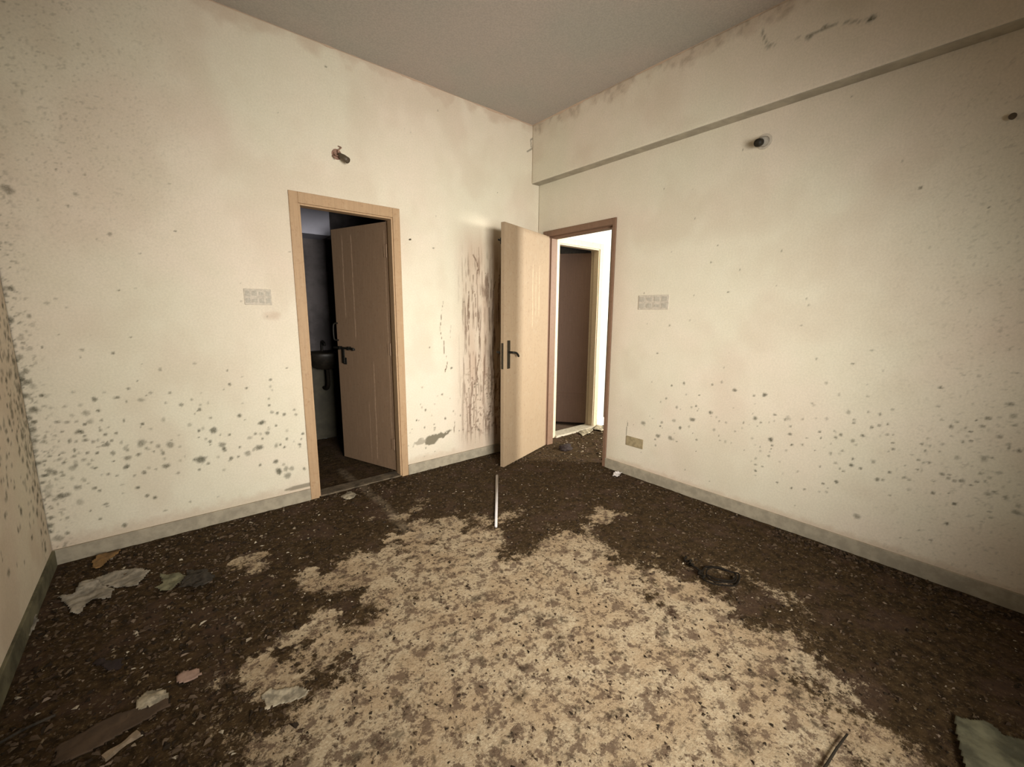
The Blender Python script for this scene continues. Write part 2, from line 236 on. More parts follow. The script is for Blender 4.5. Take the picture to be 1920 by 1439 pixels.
M_FRAME2 = paint('red_brown_frame_paint', (0.20, 0.118, 0.075))
M_LEAF1 = paint('tan_door_paint', (0.21, 0.137, 0.085), 0.3,
                lines=[(0.535, 1.28, 2.0, 0.004, 0.7), (0.42, 1.1, 2.0, 0.004, 0.7), (0.215, 0.05, 0.95, 0.004, 0.6), (0.29, 0.05, 0.6, 0.003, 0.4), (0.025, 0.3, 2.0, 0.004, 0.4)])
M_LEAF2 = paint('pale_tan_door_paint', (0.30, 0.22, 0.14), 0.16,
                lines=[(0.30, 1.2, 1.8, 0.004, 0.5), (0.24, 1.3, 1.75, 0.003, 0.5), (0.18, 1.3, 1.8, 0.004, 0.5)])
M_LEAF3 = paint('brown_door_paint', (0.12, 0.07, 0.048), 0.3)
M_CREAMFR = paint('cream_frame_paint', (0.60, 0.50, 0.36), 0.2)
def plain(name, c, rough=0.7, metal=0.0, var=0.25, scale=30, spec=0.3, bump=0.15):
    n = NT(name)
    col = n.mix(n.ramp(n.noise(scale, 4, 0.65), 0.35, 0.65), c, tuple(x * (1 - var) for x in c))
    n.bump(n.noise(scale * 2, 4), bump, 0.003)
    return n.out(col, rough, metal, spec)
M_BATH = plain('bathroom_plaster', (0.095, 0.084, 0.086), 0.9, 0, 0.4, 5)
M_SKIRT = plain('grey_cement_skirting', (0.36, 0.315, 0.235), 0.8, 0, 0.25, 14)
M_IRON = plain('blackened_iron', (0.02, 0.018, 0.014), 0.5, 0.5, 0.3, 60)
M_BRONZE = plain('tarnished_lock_metal', (0.06, 0.05, 0.035), 0.45, 0.6, 0.3, 60)
M_PLATE = plain('grey_cream_plate', (0.57, 0.51, 0.42), 0.7, 0, 0.2, 50)
M_PLATE_D = plain('grey_knockout', (0.49, 0.45, 0.375), 0.8, 0, 0.2, 80)
M_TANPLATE = plain('tan_plate', (0.36, 0.29, 0.17), 0.75, 0, 0.3, 40)
M_SOCKET = plain('dark_brown_bakelite', (0.10, 0.075, 0.05), 0.45, 0, 0.3, 60)
M_SOCKET_B = plain('black_socket_mouth', (0.02, 0.016, 0.01), 0.6, 0, 0.3, 60)
M_CONDUIT = plain('grey_conduit', (0.34, 0.31, 0.26), 0.7)
M_WIRE = plain('pinkish_wire', (0.30, 0.18, 0.13), 0.6)
M_BLACK = plain('black_rubber', (0.012, 0.009, 0.006), 0.8, 0, 0.25, 30, 0.12)
M_WHITE = plain('plain_white', (0.62, 0.58, 0.57), 0.4, 0, 0.08)
M_GREYSHEET = plain('dusty_grey_sheet', (0.33, 0.295, 0.24), 0.75, 0, 0.5, 22)
M_GREENSHEET = plain('mossy_grey_sheet', (0.20, 0.19, 0.115), 0.8, 0, 0.5, 22)
M_CORNER = plain('greenish_grey_sheet', (0.165, 0.158, 0.10), 0.8, 0, 0.6, 9)
M_DARKRAG = plain('dark_rag', (0.055, 0.045, 0.034), 0.9, 0, 0.6, 30)
M_ORANGE = plain('orange_yellow_wrapper', (0.24, 0.135, 0.05), 0.5, 0, 0.55, 12)
M_BOARD = plain('muddy_brown_board', (0.085, 0.055, 0.034), 0.85, 0, 0.3, 18)
M_PLANK = plain('pale_wood', (0.30, 0.225, 0.15), 0.8, 0, 0.3, 40)
M_PLASTER = plain('pale_plaster', (0.46, 0.40, 0.29), 0.9, 0, 0.6, 26)
M_PINK = plain('dull_pink_plaster', (0.33, 0.22, 0.17), 0.85)
M_TWIG = plain('dark_twig', (0.022, 0.016, 0.009), 0.8)
M_LOFT = plain('bluish_grey_plaster', (0.40, 0.40, 0.48), 0.85, 0, 0.12, 3)
M_TILE = plain('grimy_dark_tile', (0.05, 0.043, 0.027), 0.6, 0, 0.4, 6)
M_BASIN = plain('filthy_basin', (0.018, 0.014, 0.01), 0.5, 0, 0.5, 25)
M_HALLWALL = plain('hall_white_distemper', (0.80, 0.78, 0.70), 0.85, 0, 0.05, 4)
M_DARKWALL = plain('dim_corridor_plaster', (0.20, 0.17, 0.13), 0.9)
M_MUDSILL = plain('muddy_cement_sill', (0.15, 0.115, 0.075), 0.85, 0, 0.65, 12)
M_SKIRT_L = plain('mossy_cement_skirting', (0.15, 0.138, 0.085), 0.85, 0, 0.6, 7)
M_SOFFIT = plain('shaded_beam_underside', (0.43, 0.39, 0.31), 0.9, 0, 0.2, 9)  # darker than the wall colour, shade of the beam's underside painted in
M_SILL = plain('pale_cement_sill', (0.46, 0.41, 0.32), 0.85)
M_LEAFBIT = plain('black_leaf_litter', (0.03, 0.02, 0.018), 0.9)

# ------------------------------------------------------------------ object helpers
def tag(o, label=None, cat=None, group=None, kind=None):
    if label: o['label'] = label
    if cat: o['category'] = cat
    if group: o['group'] = group
    if kind: o['kind'] = kind
    return o
def empty(name, loc=(0, 0, 0), rz=0.0):
    o = bpy.data.objects.new(name, None); COL.objects.link(o); o.location = loc; o.rotation_euler = (0, 0, rz)
    o.empty_display_size = 0.1; return o
def link(name, bm, mat, parent=None, smooth=False):
    me = bpy.data.meshes.new(name); bmesh.ops.recalc_face_normals(bm, faces=bm.faces); bm.to_mesh(me); bm.free()
    if smooth:
        for p in me.polygons: p.use_smooth = True
    me.materials.append(mat)
    o = bpy.data.objects.new(name, me); COL.objects.link(o)
    if parent: o.parent = parent
    return o
def box(bm, x0, x1, y0, y1, z0, z1, bev=0.0):
    r = bmesh.ops.create_cube(bm, size=1.0)
    bmesh.ops.scale(bm, vec=(x1 - x0, y1 - y0, z1 - z0), verts=r['verts'])
    bmesh.ops.translate(bm, vec=((x0 + x1) / 2, (y0 + y1) / 2, (z0 + z1) / 2), verts=r['verts'])
    if bev:
        es = list({e for v in r['verts'] for e in v.link_edges})
        bmesh.ops.bevel(bm, geom=es, offset=bev, segments=2, affect='EDGES', profile=0.6)
def tube(bm, pts, rad, seg=10, cap=True):
    pts = [Vector(p) for p in pts]; rings = []
    rads = rad if isinstance(rad, (list, tuple)) else [rad] * len(pts)
    prev = None
    for i, p in enumerate(pts):
        t = (pts[min(i + 1, len(pts) - 1)] - pts[max(i - 1, 0)]).normalized()
        if prev is None:
            a = t.orthogonal().normalized()
        else:
            a = (prev - t * prev.dot(t)).normalized()
        prev = a; b = t.cross(a)
        rings.append([bm.verts.new(p + (a * math.cos(k * 2 * math.pi / seg) + b * math.sin(k * 2 * math.pi / seg)) * rads[i]) for k in range(seg)])
    for r0, r1 in zip(rings[:-1], rings[1:]):
        for k in range(seg): bm.faces.new((r0[k], r0[(k + 1) % seg], r1[(k + 1) % seg], r1[k]))
    if cap:
        bm.faces.new(rings[0][::-1]); bm.faces.new(rings[-1])
def curve_pts(pts, n=6):
    P = [Vector(p) for p in pts]; out = []
    for i in range(len(P) - 1):
        p0 = P[max(i - 1, 0)]; p1 = P[i]; p2 = P[i + 1]; p3 = P[min(i + 2, len(P) - 1)]
        for k in range(n):
            t = k / n
            out.append(0.5 * ((2 * p1) + (-p0 + p2) * t + (2 * p0 - 5 * p1 + 4 * p2 - p3) * t * t + (-p0 + 3 * p1 - 3 * p2 + p3) * t ** 3))
    out.append(P[-1]); return out
def grid_mesh(name, U, V, to3d, holes, mat, marks=None, flip=False, thick=0.0, height=None):
    nu, nv = len(U), len(V)
    uu, vv = np.meshgrid(U, V, indexing='ij')
    h = height(uu, vv) if height else np.zeros(uu.shape)
    co = to3d(uu, vv, h).reshape(-1, 3)
    uc = (U[:-1] + U[1:]) / 2; vc = (V[:-1] + V[1:]) / 2
    keep = np.ones((nu - 1, nv - 1), bool)
    for (a0, a1, b0, b1) in holes:
        keep &= ~(((uc > a0) & (uc < a1))[:, None] & ((vc > b0) & (vc < b1))[None, :])
    i, j = np.nonzero(keep); q = i * nv + j
    f = np.stack([q, q + nv, q + nv + 1, q + 1], 1)
    if flip: f = f[:, ::-1]
    me = bpy.data.meshes.new(name)
    me.vertices.add(len(co)); me.vertices.foreach_set('co', co.astype(np.float32).ravel())
    me.loops.add(f.size); me.loops.foreach_set('vertex_index', f.astype(np.int32).ravel())
    me.polygons.add(len(f)); me.polygons.foreach_set('loop_start', (np.arange(len(f)) * 4).astype(np.int32))
    me.update(calc_edges=True); me.validate()
    if marks:
        mk = marks(uu, vv).reshape(-1, 4).astype(np.float32)
        at = me.color_attributes.new('marks', 'FLOAT_COLOR', 'POINT'); at.data.foreach_set('color', mk.ravel())
    me.materials.append(mat)
    bm = bmesh.new(); bm.from_mesh(me)
    loose = [v for v in bm.verts if not v.link_faces]
    if loose: bmesh.ops.delete(bm, geom=loose, context='VERTS')
    if thick:
        pass
    bm.to_mesh(me); bm.free()
    o = bpy.data.objects.new(name, me); COL.objects.link(o)
    if thick:
        md = o.modifiers.new('thickness', 'SOLIDIFY'); md.thickness = thick; md.offset = -1
    return o
def axis_pts(a, b, res, extra=()):
    n = int(round((b - a) / res)); p = list(np.linspace(a, b, n + 1)) + [e for e in extra if a < e < b]
    p = np.unique(np.round(p, 5)); return p

# ------------------------------------------------------------------ wall marks
def spot_field(u, v, spots, seed):
    out = np.zeros(u.shape)
    wob = fbm(u * 60, v * 60, seed, 3)
    for (a, b, r) in spots:
        R = r * 2.6
        i0, i1 = np.searchsorted(u[:, 0], [a - R, a + R]); j0, j1 = np.searchsorted(v[0], [b - R, b + R])
        if i1 <= i0 or j1 <= j0: continue
        s = (slice(i0, i1), slice(j0, j1))
        asp = 0.82 + 0.36 * ((a * 37.1 + b * 11.3) % 1.0)
        d = np.hypot((u[s] - a) * asp, (v[s] - b) / asp) / r
        k = 0.38 + 0.55 * ((a * 91.7 + b * 53.3) % 1.0)
        out[s] = np.maximum(out[s], k * sstep(1.5, 0.55, d * (0.45 + 1.1 * wob[s])))
    return out
def random_spots(n, ulo, uhi, zmid, zs, rlo, rhi, dens=None):
    out = []
    while len(out) < n:
        a = random.uniform(ulo, uhi); b = random.gauss(zmid, zs)
        if b < 0.12: continue
        if dens and random.random() > dens(a, b): continue
        out.append((a, b, random.uniform(rlo, rhi)))
    return out
def marks_back(u, v):
    z0 = np.zeros(u.shape)
    sp = SPOTS_BACK + random_spots(120, -3.48, -2.22, 0.55, 0.17, 0.004, 0.009) + random_spots(35, -3.48, -3.0, 0.6, 0.3, 0.004, 0.010) \
        + random_spots(45, -3.48, -0.3, 1.5, 0.8, 0.003, 0.006) + random_spots(30, -1.42, -0.5, 0.5, 0.2, 0.004, 0.009) \
        + random_spots(40, -3.489, -3.46, 0.7, 0.45, 0.006, 0.016) + [(-3.415, 1.907, 0.018), (-3.46, 1.93, 0.012), (-3.43, 1.915, 0.01)]
    R = spot_field(u, v, sp, 3)
    fi = sstep(0.62, 0.80, fbm(u * 95, v * 95, 41, 3)) * sstep(-2.4, -3.4, u) * sstep(1.2, 2.4, v) * 0.35      # speckled mildew, upper left
    fi2 = sstep(0.60, 0.78, fbm(u * 70, v * 70, 43, 3)) * sstep(-3.36, -3.48, u) * 0.7                          # mildew along the corner
    R = np.maximum(R, np.maximum(fi, fi2))
    # brown dribbles beside the open door
    G = z0.copy(); wob = (fbm(u * 25, v * 9, 11, 3) - 0.5) * 0.018
    for pts, wd, am in STREAKS:
        d = line_d(u + wob, v, pts)
        n = sstep(0.36, 0.50, fbm(u * 70, v * 20, 17, 4))
        G = np.maximum(G, min(1, am * 1.25) * sstep(wd * 1.25, wd * 0.6, d) * (0.30 + 0.70 * n))
    zone = sstep(-0.98, -0.83, u) * sstep(1.98, 1.65, v) * sstep(0.10, 0.3, v)
    G = np.maximum(G, zone * 0.75 * sstep(0.52, 0.68, fbm(u * 85, v * 4.5, 23, 4)))
    G = np.maximum(G, sstep(-0.95, -0.8, u) * 0.7 * sstep(0.60, 0.72, fbm(u * 48, v * 40, 29, 3)) * sstep(0.95, 0.7, v) * sstep(0.15, 0.3, v))
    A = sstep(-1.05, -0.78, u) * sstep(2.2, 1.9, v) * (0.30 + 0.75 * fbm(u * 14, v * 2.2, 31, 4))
    # broken plaster patch low beside the bathroom door
    wob = (fbm(u * 30, v * 30, 5, 3) - 0.5) * 0.05
    B = np.maximum.reduce([sstep(1.15, 0.85, np.hypot((u + wob + 1.222) / 0.062, (v + wob - 0.262) / 0.042)),
                           sstep(1.15, 0.85, np.hypot((u + 1.115) / 0.095, (v + wob - 0.285 - (u + 1.115) * 0.25) / 0.020)),
                           0.6 * sstep(1.15, 0.85, np.hypot((u + wob + 1.33) / 0.06, (v + wob - 0.26) / 0.022)),
                           0.8 * sstep(1.1, 0.9, np.hypot((u + wob + 2.27) / 0.10, (v - 0.118) / 0.016))])
    # smudges and rubbed dirt along skirting, grey smear under the switch plate
    A = np.maximum(A, 0.55 * sstep(1.3, 0.2, np.hypot((u + 2.35 + wob) / 0.06, (v - 1.322) / 0.035)))
    A = np.maximum(A, 0.5 * sstep(0.17, 0.10, v + wob * 1.2))
    A = np.maximum(A, 0.22 * sstep(0.45, 0.7, fbm(u * 3, v * 2, 61, 4)))
    # flaking at the ceiling line and the upper corner
    top = sstep(H - 0.10, H - 0.0, v + (fbm(u * 9, v * 9, 71, 3) - 0.5) * 0.25)
    A = np.maximum(A, 0.5 * top)
    R = np.maximum(R, 0.7 * sstep(0.010, 0.003, line_d(u + wob * 0.4, v + wob * 0.4, [(-0.05, 2.98), (-0.12, 2.93), (-0.10, 2.86), (-0.16, 2.82)])))
    return np.stack([R, G, B, np.clip(A, 0, 1)], -1)
def marks_right(u, v):
    sp = SPOTS_RIGHT + random_spots(160, -3.7, -1.15, 0.6, 0.17, 0.003, 0.007, lambda a, b: 0.3 + 0.7 * min(1, (-a - 1) / 1.6)) \
        + random_spots(50, -4.2, -1.0, 1.4, 0.8, 0.003, 0.005)
    R = spot_field(u, v, sp, 9)
    R = np.maximum(R, 0.3 * sstep(0.64, 0.80, fbm(u * 90, v * 90, 45, 3)) * sstep(-2.4, -3.3, u))
    R = np.maximum(R, 0.8 * sstep(0.004, 0.0015, line_d(u + (fbm(u * 30, v * 30, 7, 2) - 0.5) * 0.01, v, [(-1.125, 0.47), (-1.128, 0.40), (-1.122, 0.345)])))
    wob = (fbm(u * 30, v * 30, 15, 3) - 0.5) * 0.05
    A = 0.55 * sstep(0.135, 0.09, v + wob * 0.8)
    A = np.maximum(A, 0.22 * sstep(0.5, 0.75, fbm(u * 2, v * 2, 65, 4)))
    A = np.maximum(A, 0.35 * sstep(-1.12, -0.9, u) * sstep(2.3, 2.0, v))
    z = np.zeros(u.shape)
    return np.stack([R, z, z, A], -1)
def marks_left(u, v):
    sp = random_spots(260, -1.6, -0.02, 0.75, 0.28, 0.006, 0.016, lambda a, b: 0.4 + 0.6 * (a > -0.8)) + random_spots(120, -0.25, 0, 0.9, 0.35, 0.008, 0.018)
    R = spot_field(u, v, sp, 13)
    R = np.maximum(R, 0.8 * sstep(0.58, 0.74, fbm(u * 55, v * 55, 47, 3)) * sstep(-0.22, -0.03, u) * sstep(2.0, 1.2, v))
    A = 0.3 * sstep(0.4, 0.7, fbm(u * 4, v * 4, 67, 4)) + 0.2
    z = np.zeros(u.shape)
    return np.stack([R, z, z, A], -1)
def marks_none(u, v): return np.zeros(u.shape + (4,))
def marks_beam(u, v):
    wob = (fbm(u * 14, v * 30, 81, 3) - 0.5)
    d = line_d(u + wob * 0.02, v + wob * 0.03, [(-1.95, 2.98), (-1.966, 2.923), (-1.994, 2.87), (-2.036, 2.855), (-2.05, 2.90), (-2.103, 2.85), (-2.206, 2.823), (-2.264, 2.832), (-2.344, 2.825), (-2.459, 2.781)])
    R = 0.6 * sstep(0.007, 0.002, d) * sstep(0.35, 0.6, fbm(u * 12, v * 12, 83, 3))
    R = np.maximum(R, spot_field(u, v, [(-2.264, 2.835, 0.014), (-2.459, 2.785, 0.014), (-2.2, 2.82, 0.01), (-2.0, 2.86, 0.012)], 5))
    top = sstep(H - 0.09, H, v + (fbm(u * 8, v * 8, 85, 4) - 0.5) * 0.3)
    G = 0.28 * top * sstep(0.45, 0.65, fbm(u * 30, v * 30, 87, 3))
    A = np.maximum(0.4 * top, 0.2 * sstep(0.45, 0.7, fbm(u * 3, v * 3, 89, 4)))
    z = np.zeros(u.shape)
    return np.stack([R, G, z, A], -1)

# ------------------------------------------------------------------ setting: walls, ceiling, floor
D1 = (-2.2103, -1.4474, 0.0, 2.12)      # bathroom doorway, outer frame
D2 = (-0.9239, -0.0824, 0.0, 2.12)      # doorway to the hall
D3 = (0.232, 1.005, 0.0, 2.12)          # doorway in the hall
r = 0.0072
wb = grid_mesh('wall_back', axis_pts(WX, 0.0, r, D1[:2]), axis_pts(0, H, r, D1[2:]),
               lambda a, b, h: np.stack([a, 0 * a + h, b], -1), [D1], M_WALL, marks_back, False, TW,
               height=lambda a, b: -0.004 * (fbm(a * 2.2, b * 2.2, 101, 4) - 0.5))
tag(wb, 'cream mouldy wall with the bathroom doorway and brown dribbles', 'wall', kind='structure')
wr = grid_mesh('wall_right', axis_pts(YR, 0.0, r, D2[:2]), axis_pts(0, H, r, D2[2:]),
               lambda a, b, h: np.stack([0 * a + h, a, b], -1), [D2], M_WALL, marks_right, True, TW,
               height=lambda a, b: -0.004 * (fbm(a * 2.2, b * 2.2, 103, 4) - 0.5))
tag(wr, 'cream spotted wall under the beam with the hall doorway', 'wall', kind='structure')
wl = grid_mesh('wall_left', axis_pts(YR, 0.0, 0.01), axis_pts(0, H, 0.01),
               lambda a, b, h: np.stack([0 * a + WX + h, a, b], -1), [], M_WALL, marks_left, False, TW)
tag(wl, 'mould-specked wall at the far left edge', 'wall', kind='structure')
WIN = (-2.95, -1.50, 0.80, 2.0)
wf = grid_mesh('wall_rear', axis_pts(WX, 0.0, 0.05, WIN[:2]), axis_pts(0, H, 0.05, WIN[2:]),
               lambda a, b, h: np.stack([a, 0 * a + YR, b], -1), [WIN], M_WALL, marks_none, True, TW)
tag(wf, 'cream wall behind the camera with the added window opening', 'wall', kind='structure')
# unseen window added in the rear wall, placed for the light
bm = bmesh.new()
x0, x1, z0, z1 = WIN
for a in ((x0, x0 + .05, z0, z1), (x1 - .05, x1, z0, z1), (x0 + .05, x1 - .05, z0, z0 + .05), (x0 + .05, x1 - .05, z1 - .05, z1), ((x0 + x1) / 2 - .02, (x0 + x1) / 2 + .02, z0 + .05, z1 - .05)):
    box(bm, a[0], a[1], YR - 0.10, YR - 0.04, a[2], a[3], 0.004)
tag(link('window_1', bm, M_FRAME1), 'wooden frame of the unseen window added behind the camera', 'window', kind='structure')

bm = bmesh.new()
U = axis_pts(YR, 0.0, 0.012); V = axis_pts(HB, H, 0.012)
bf = grid_mesh('wall_beam', U, V, lambda a, b, h: np.stack([0 * a - BD + h, a, b], -1), [], M_WALL, marks_beam, True, BD - 0.002,
               height=lambda a, b: 0.002 * (fbm(a * 7, b * 4, 105, 3) - 0.5) * (b < HB + 0.001) - 0.003 * (fbm(a * 3, b * 3, 107, 3) - 0.5))
tag(bf, 'shallow plaster beam running along the top of the right wall', 'beam', kind='structure')
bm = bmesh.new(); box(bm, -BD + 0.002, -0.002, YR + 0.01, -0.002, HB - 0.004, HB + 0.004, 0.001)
link('beam_soffit', bm, M_SOFFIT, bf)  # strip added so the underside of the beam looks shaded
ce = grid_mesh('ceiling', axis_pts(WX - TW, TW, 0.1), axis_pts(YR - TW, TW, 0.1),
               lambda a, b, h: np.stack([a, b, 0 * a + H], -1), [], M_CEIL, marks_none, True, 0.1)
tag(ce, 'plain grey plaster ceiling', 'ceiling', kind='structure')
# ragged plaster lip where walls meet the ceiling
def ragged(name, pts_fn, a, b, mat, label):
    bm = bmesh.new(); prev = None; n = int((b - a) / 0.012)
    for i in range(n + 1):
        t = a + (b - a) * i / n
        hgt = 0.006 + 0.022 * max(0, float(fbm(np.array([t * 9.0]), np.array([3.3]), 111, 4)[0]) - 0.42) * 2
        cur = [bm.verts.new(p) for p in pts_fn(t, hgt)]
        if prev:
            for k in range(3): bm.faces.new((prev[k], cur[k], cur[(k + 1) % 3], prev[(k + 1) % 3]))
        prev = cur
    return tag(link(name, bm, mat), label, 'trim', kind='structure')
ragged('trim_1', lambda t, h: [(t, 0.004, H), (t, -h * 0.5, H), (t, 0.004, H - h)], WX, -BD, M_WALL, 'flaking plaster edge where the door wall meets the ceiling')
ragged('trim_2', lambda t, h: [(-BD + 0.004, t, H), (-BD - h * 0.5, t, H), (-BD + 0.004, t, H - h)], YR, 0, M_WALL, 'flaking plaster edge along the top of the beam')

# skirting
def skirt(name, segs, label, mat=None):
    bm = bmesh.new()
    for s in segs: box(bm, *s, 0.003)
    return tag(link(name, bm, mat or M_SKIRT), label, 'skirting', kind='structure')
SK = 0.088; ST = 0.012
skirt('baseboard_back', [(WX, D1[0] - 0.001, -ST, 0.003, 0, SK), (D1[1] + 0.001, 0.003, -ST, 0.003, 0, SK)], 'grey cement skirting along the door wall')
skirt('baseboard_right', [(-ST, 0.003, YR, D2[0] - 0.001, 0, SK)], 'grey cement skirting along the right wall')
skirt('baseboard_left', [(WX - 0.003, WX + ST, YR, -ST, 0, SK)], 'mossy cement skirting along the left wall', M_SKIRT_L)

# floor
PALE = [POLY[k] for k in ('p1', 'p2', 'p3', 'p4', 'p5', 'p6', 'p7', 'p8', 'plasterA')]
def mud_value(x, y):
    sd = poly_sd(x, y, POLY['CLEAN'])
    n = fbm(x * 5.5, y * 5.5, 201, 6, 0.62) - 0.5
    m = 0.46 + sd * 1.7 + n * 1.7
    for p in PALE:
        s = poly_sd(x, y, p)
        m = np.where(s < 0.08, np.minimum(m, 0.42 + s * 7 + n * 2.6), m)
    # scattered pale windows through the mud on the left half
    k = sstep(0.60, 0.70, fbm(x * 9, y * 9, 207, 4)) * sstep(-1.2, -2.0, x) * sstep(0.75, 0.15, sd) * (sd > 0)
    m = m - 0.55 * k
    # muddy tongue across the middle of the pale area
    m = m + 0.42 * sstep(0.20, 0.05, line_d(x, y, [(-1.31, -1.30), (-1.52, -1.47), (-1.62, -1.42)]) + n * 0.25)
    return np.clip(m, 0, 1)
def marks_floor(x, y):
    m = mud_value(x, y)
    G = 0.42 * sstep(0.05, 0.012, line_d(x + (fbm(x * 5, y * 5, 211, 3) - 0.5) * 0.03, y, POLY['arc'])) * (0.4 + 0.6 * sstep(0.35, 0.6, fbm(x * 22, y * 22, 213, 3)))
    B = np.zeros(x.shape)
    for (a, b) in POLY['leafc']:
        B = np.maximum(B, 0.85 * sstep(1.0, 0.3, np.hypot(x - a, y - b) / (0.04 + 0.03 * ((a * 17.3) % 1)) * (0.5 + fbm(x * 40, y * 40, 215, 3))))
    B = np.maximum(B, 0.8 * sstep(0.63, 0.70, fbm(x * 24, y * 24, 217, 4)) * sstep(0.6, 0.3, m))
    return np.stack([m, G, B, np.ones(x.shape)], -1)
def floor_h(x, y):
    m = mud_value(x, y)
    return 0.004 * m + 0.007 * m * fbm(x * 16, y * 16, 221, 4) + 0.001 * fbm(x * 30, y * 30, 223, 2)
fl = grid_mesh('floor', axis_pts(WX - 0.02, 0.0, 0.0095), axis_pts(YR - 0.02, 0.0, 0.0095),
               lambda a, b, h: np.stack([a, b, h - 0.004], -1), [], M_FLOOR, marks_floor, False, 0.08, height=floor_h)
tag(fl, 'mud-caked concrete floor with a pale worn patch', 'floor', kind='structure')
def mud_only(x, y):
    z = marks_floor(x, y); z[..., 0] = 0.75 + 0.35 * (fbm(x * 6, y * 6, 231, 4) - 0.5); z[..., 2] = 0
    return z
def rough_h(x, y): return 0.008 * fbm(x * 14, y * 14, 233, 4)
hf = grid_mesh('floor_hall', axis_pts(0.0, 3.0, 0.02), axis_pts(YR, 0.0, 0.02), lambda a, b, h: np.stack([a, b, h - 0.004], -1), [], M_FLOOR, mud_only, False, 0.08, height=rough_h)
tag(hf, 'littered floor of the hall beyond the open door', 'floor', kind='structure')
bfl = grid_mesh('floor_bathroom', axis_pts(-2.75, -0.1, 0.02), axis_pts(0.0, 1.52, 0.02), lambda a, b, h: np.stack([a, b, h - 0.006], -1), [], M_FLOOR, mud_only, False, 0.08, height=rough_h)
tag(bfl, 'dark dirty bathroom floor behind the left door', 'floor', kind='structure')

# ------------------------------------------------------------------ bathroom
def wallbox(name, b, mat, label, cat='wall'):
    bm = bmesh.new(); box(bm, *b); return tag(link(name, bm, mat), label, cat, kind='structure')
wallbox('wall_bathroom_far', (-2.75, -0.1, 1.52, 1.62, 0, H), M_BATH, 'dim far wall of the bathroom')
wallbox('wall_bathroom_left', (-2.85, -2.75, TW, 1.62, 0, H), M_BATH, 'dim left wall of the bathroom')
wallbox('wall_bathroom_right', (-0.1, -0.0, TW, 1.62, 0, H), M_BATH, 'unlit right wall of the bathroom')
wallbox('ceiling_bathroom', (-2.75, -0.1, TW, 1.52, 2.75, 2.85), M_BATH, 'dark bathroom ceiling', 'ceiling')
wallbox('trim_3', (-2.75, -1.585, 1.22, 1.52, 2.065, 2.75), M_LOFT, 'bluish grey loft box high in the bathroom', 'loft')
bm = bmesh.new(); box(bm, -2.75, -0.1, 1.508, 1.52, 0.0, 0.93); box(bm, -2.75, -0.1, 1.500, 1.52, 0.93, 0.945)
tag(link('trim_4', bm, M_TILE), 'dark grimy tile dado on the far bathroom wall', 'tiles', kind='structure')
# wash basin
t = tag(empty('wash_basin', (-1.66, 1.50, 0.92)), 'blackened wash basin on the far bathroom wall', 'basin')
bm = bmesh.new()
prof = [(0.16, 0.0), (0.175, 0.012), (0.17, 0.03), (0.155, 0.022), (0.12, -0.05), (0.05, -0.09), (0.02, -0.095)]
out = [(0.172, -0.01), (0.15, -0.08), (0.09, -0.14), (0.03, -0.15)]
seg = 28
def bring(rr, z): return [bm.verts.new((rr * 1.15 * math.cos(a), -0.17 + rr * 0.95 * math.sin(a), z)) for a in [k * 2 * math.pi / seg for k in range(seg)]]
chain = [(0.001, -0.16)] + out[::-1] + [(0.175, 0.012), (0.17, 0.03), (0.155, 0.022), (0.12, -0.05), (0.05, -0.09), (0.001, -0.095)]
rings = [bring(a, b) for a, b in chain]
for r0, r1 in zip(rings[:-1], rings[1:]):
    for k in range(seg): bm.faces.new((r0[k], r0[(k + 1) % seg], r1[(k + 1) % seg], r1[k]))
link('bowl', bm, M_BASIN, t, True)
bm = bmesh.new(); tube(bm, curve_pts([(0, -0.03, 0.02), (0, -0.03, 0.10), (0, -0.07, 0.13), (0, -0.12, 0.11), (0, -0.12, 0.09)]), 0.011); link('tap', bm, M_IRON, t, True)
bm = bmesh.new(); tube(bm, curve_pts([(0, -0.17, -0.14), (0, -0.17, -0.30), (0, -0.10, -0.36), (0, -0.01, -0.36)]), 0.018); link('waste_pipe', bm, M_BLACK, t, True)

# ------------------------------------------------------------------ hall
wallbox_ = wallbox
HX = 1.14
U = axis_pts(0.0, HX, 0.05, D3[:2]); V = axis_pts(0, H, 0.05, D3[2:])
hw = grid_mesh('wall_hall', U, V, lambda a, b, h: np.stack([a, 0 * a, b], -1), [D3], M_HALLWALL, marks_none, False, TW)
tag(hw, 'brightly lit white hall wall around the far doorway', 'wall', kind='structure')
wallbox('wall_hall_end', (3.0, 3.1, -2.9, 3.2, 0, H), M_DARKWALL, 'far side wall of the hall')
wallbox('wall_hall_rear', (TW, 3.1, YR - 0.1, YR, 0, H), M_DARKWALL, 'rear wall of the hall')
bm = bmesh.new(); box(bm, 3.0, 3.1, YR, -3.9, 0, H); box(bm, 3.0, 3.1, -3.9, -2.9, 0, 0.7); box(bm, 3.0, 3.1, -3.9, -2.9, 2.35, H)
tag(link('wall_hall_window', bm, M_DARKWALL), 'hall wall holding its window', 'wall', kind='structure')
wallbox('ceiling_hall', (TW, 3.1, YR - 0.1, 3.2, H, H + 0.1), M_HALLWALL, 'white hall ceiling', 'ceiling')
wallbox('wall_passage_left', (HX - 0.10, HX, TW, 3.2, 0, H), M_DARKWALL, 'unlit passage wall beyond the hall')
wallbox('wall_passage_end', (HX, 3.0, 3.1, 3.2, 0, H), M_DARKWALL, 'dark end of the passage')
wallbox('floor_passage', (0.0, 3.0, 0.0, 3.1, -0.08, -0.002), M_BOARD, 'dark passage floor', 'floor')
wallbox('wall_store_far', (0.0, HX - 0.10, 1.9, 2.0, 0, H), M_BATH, 'dark wall inside the room beyond the hall')
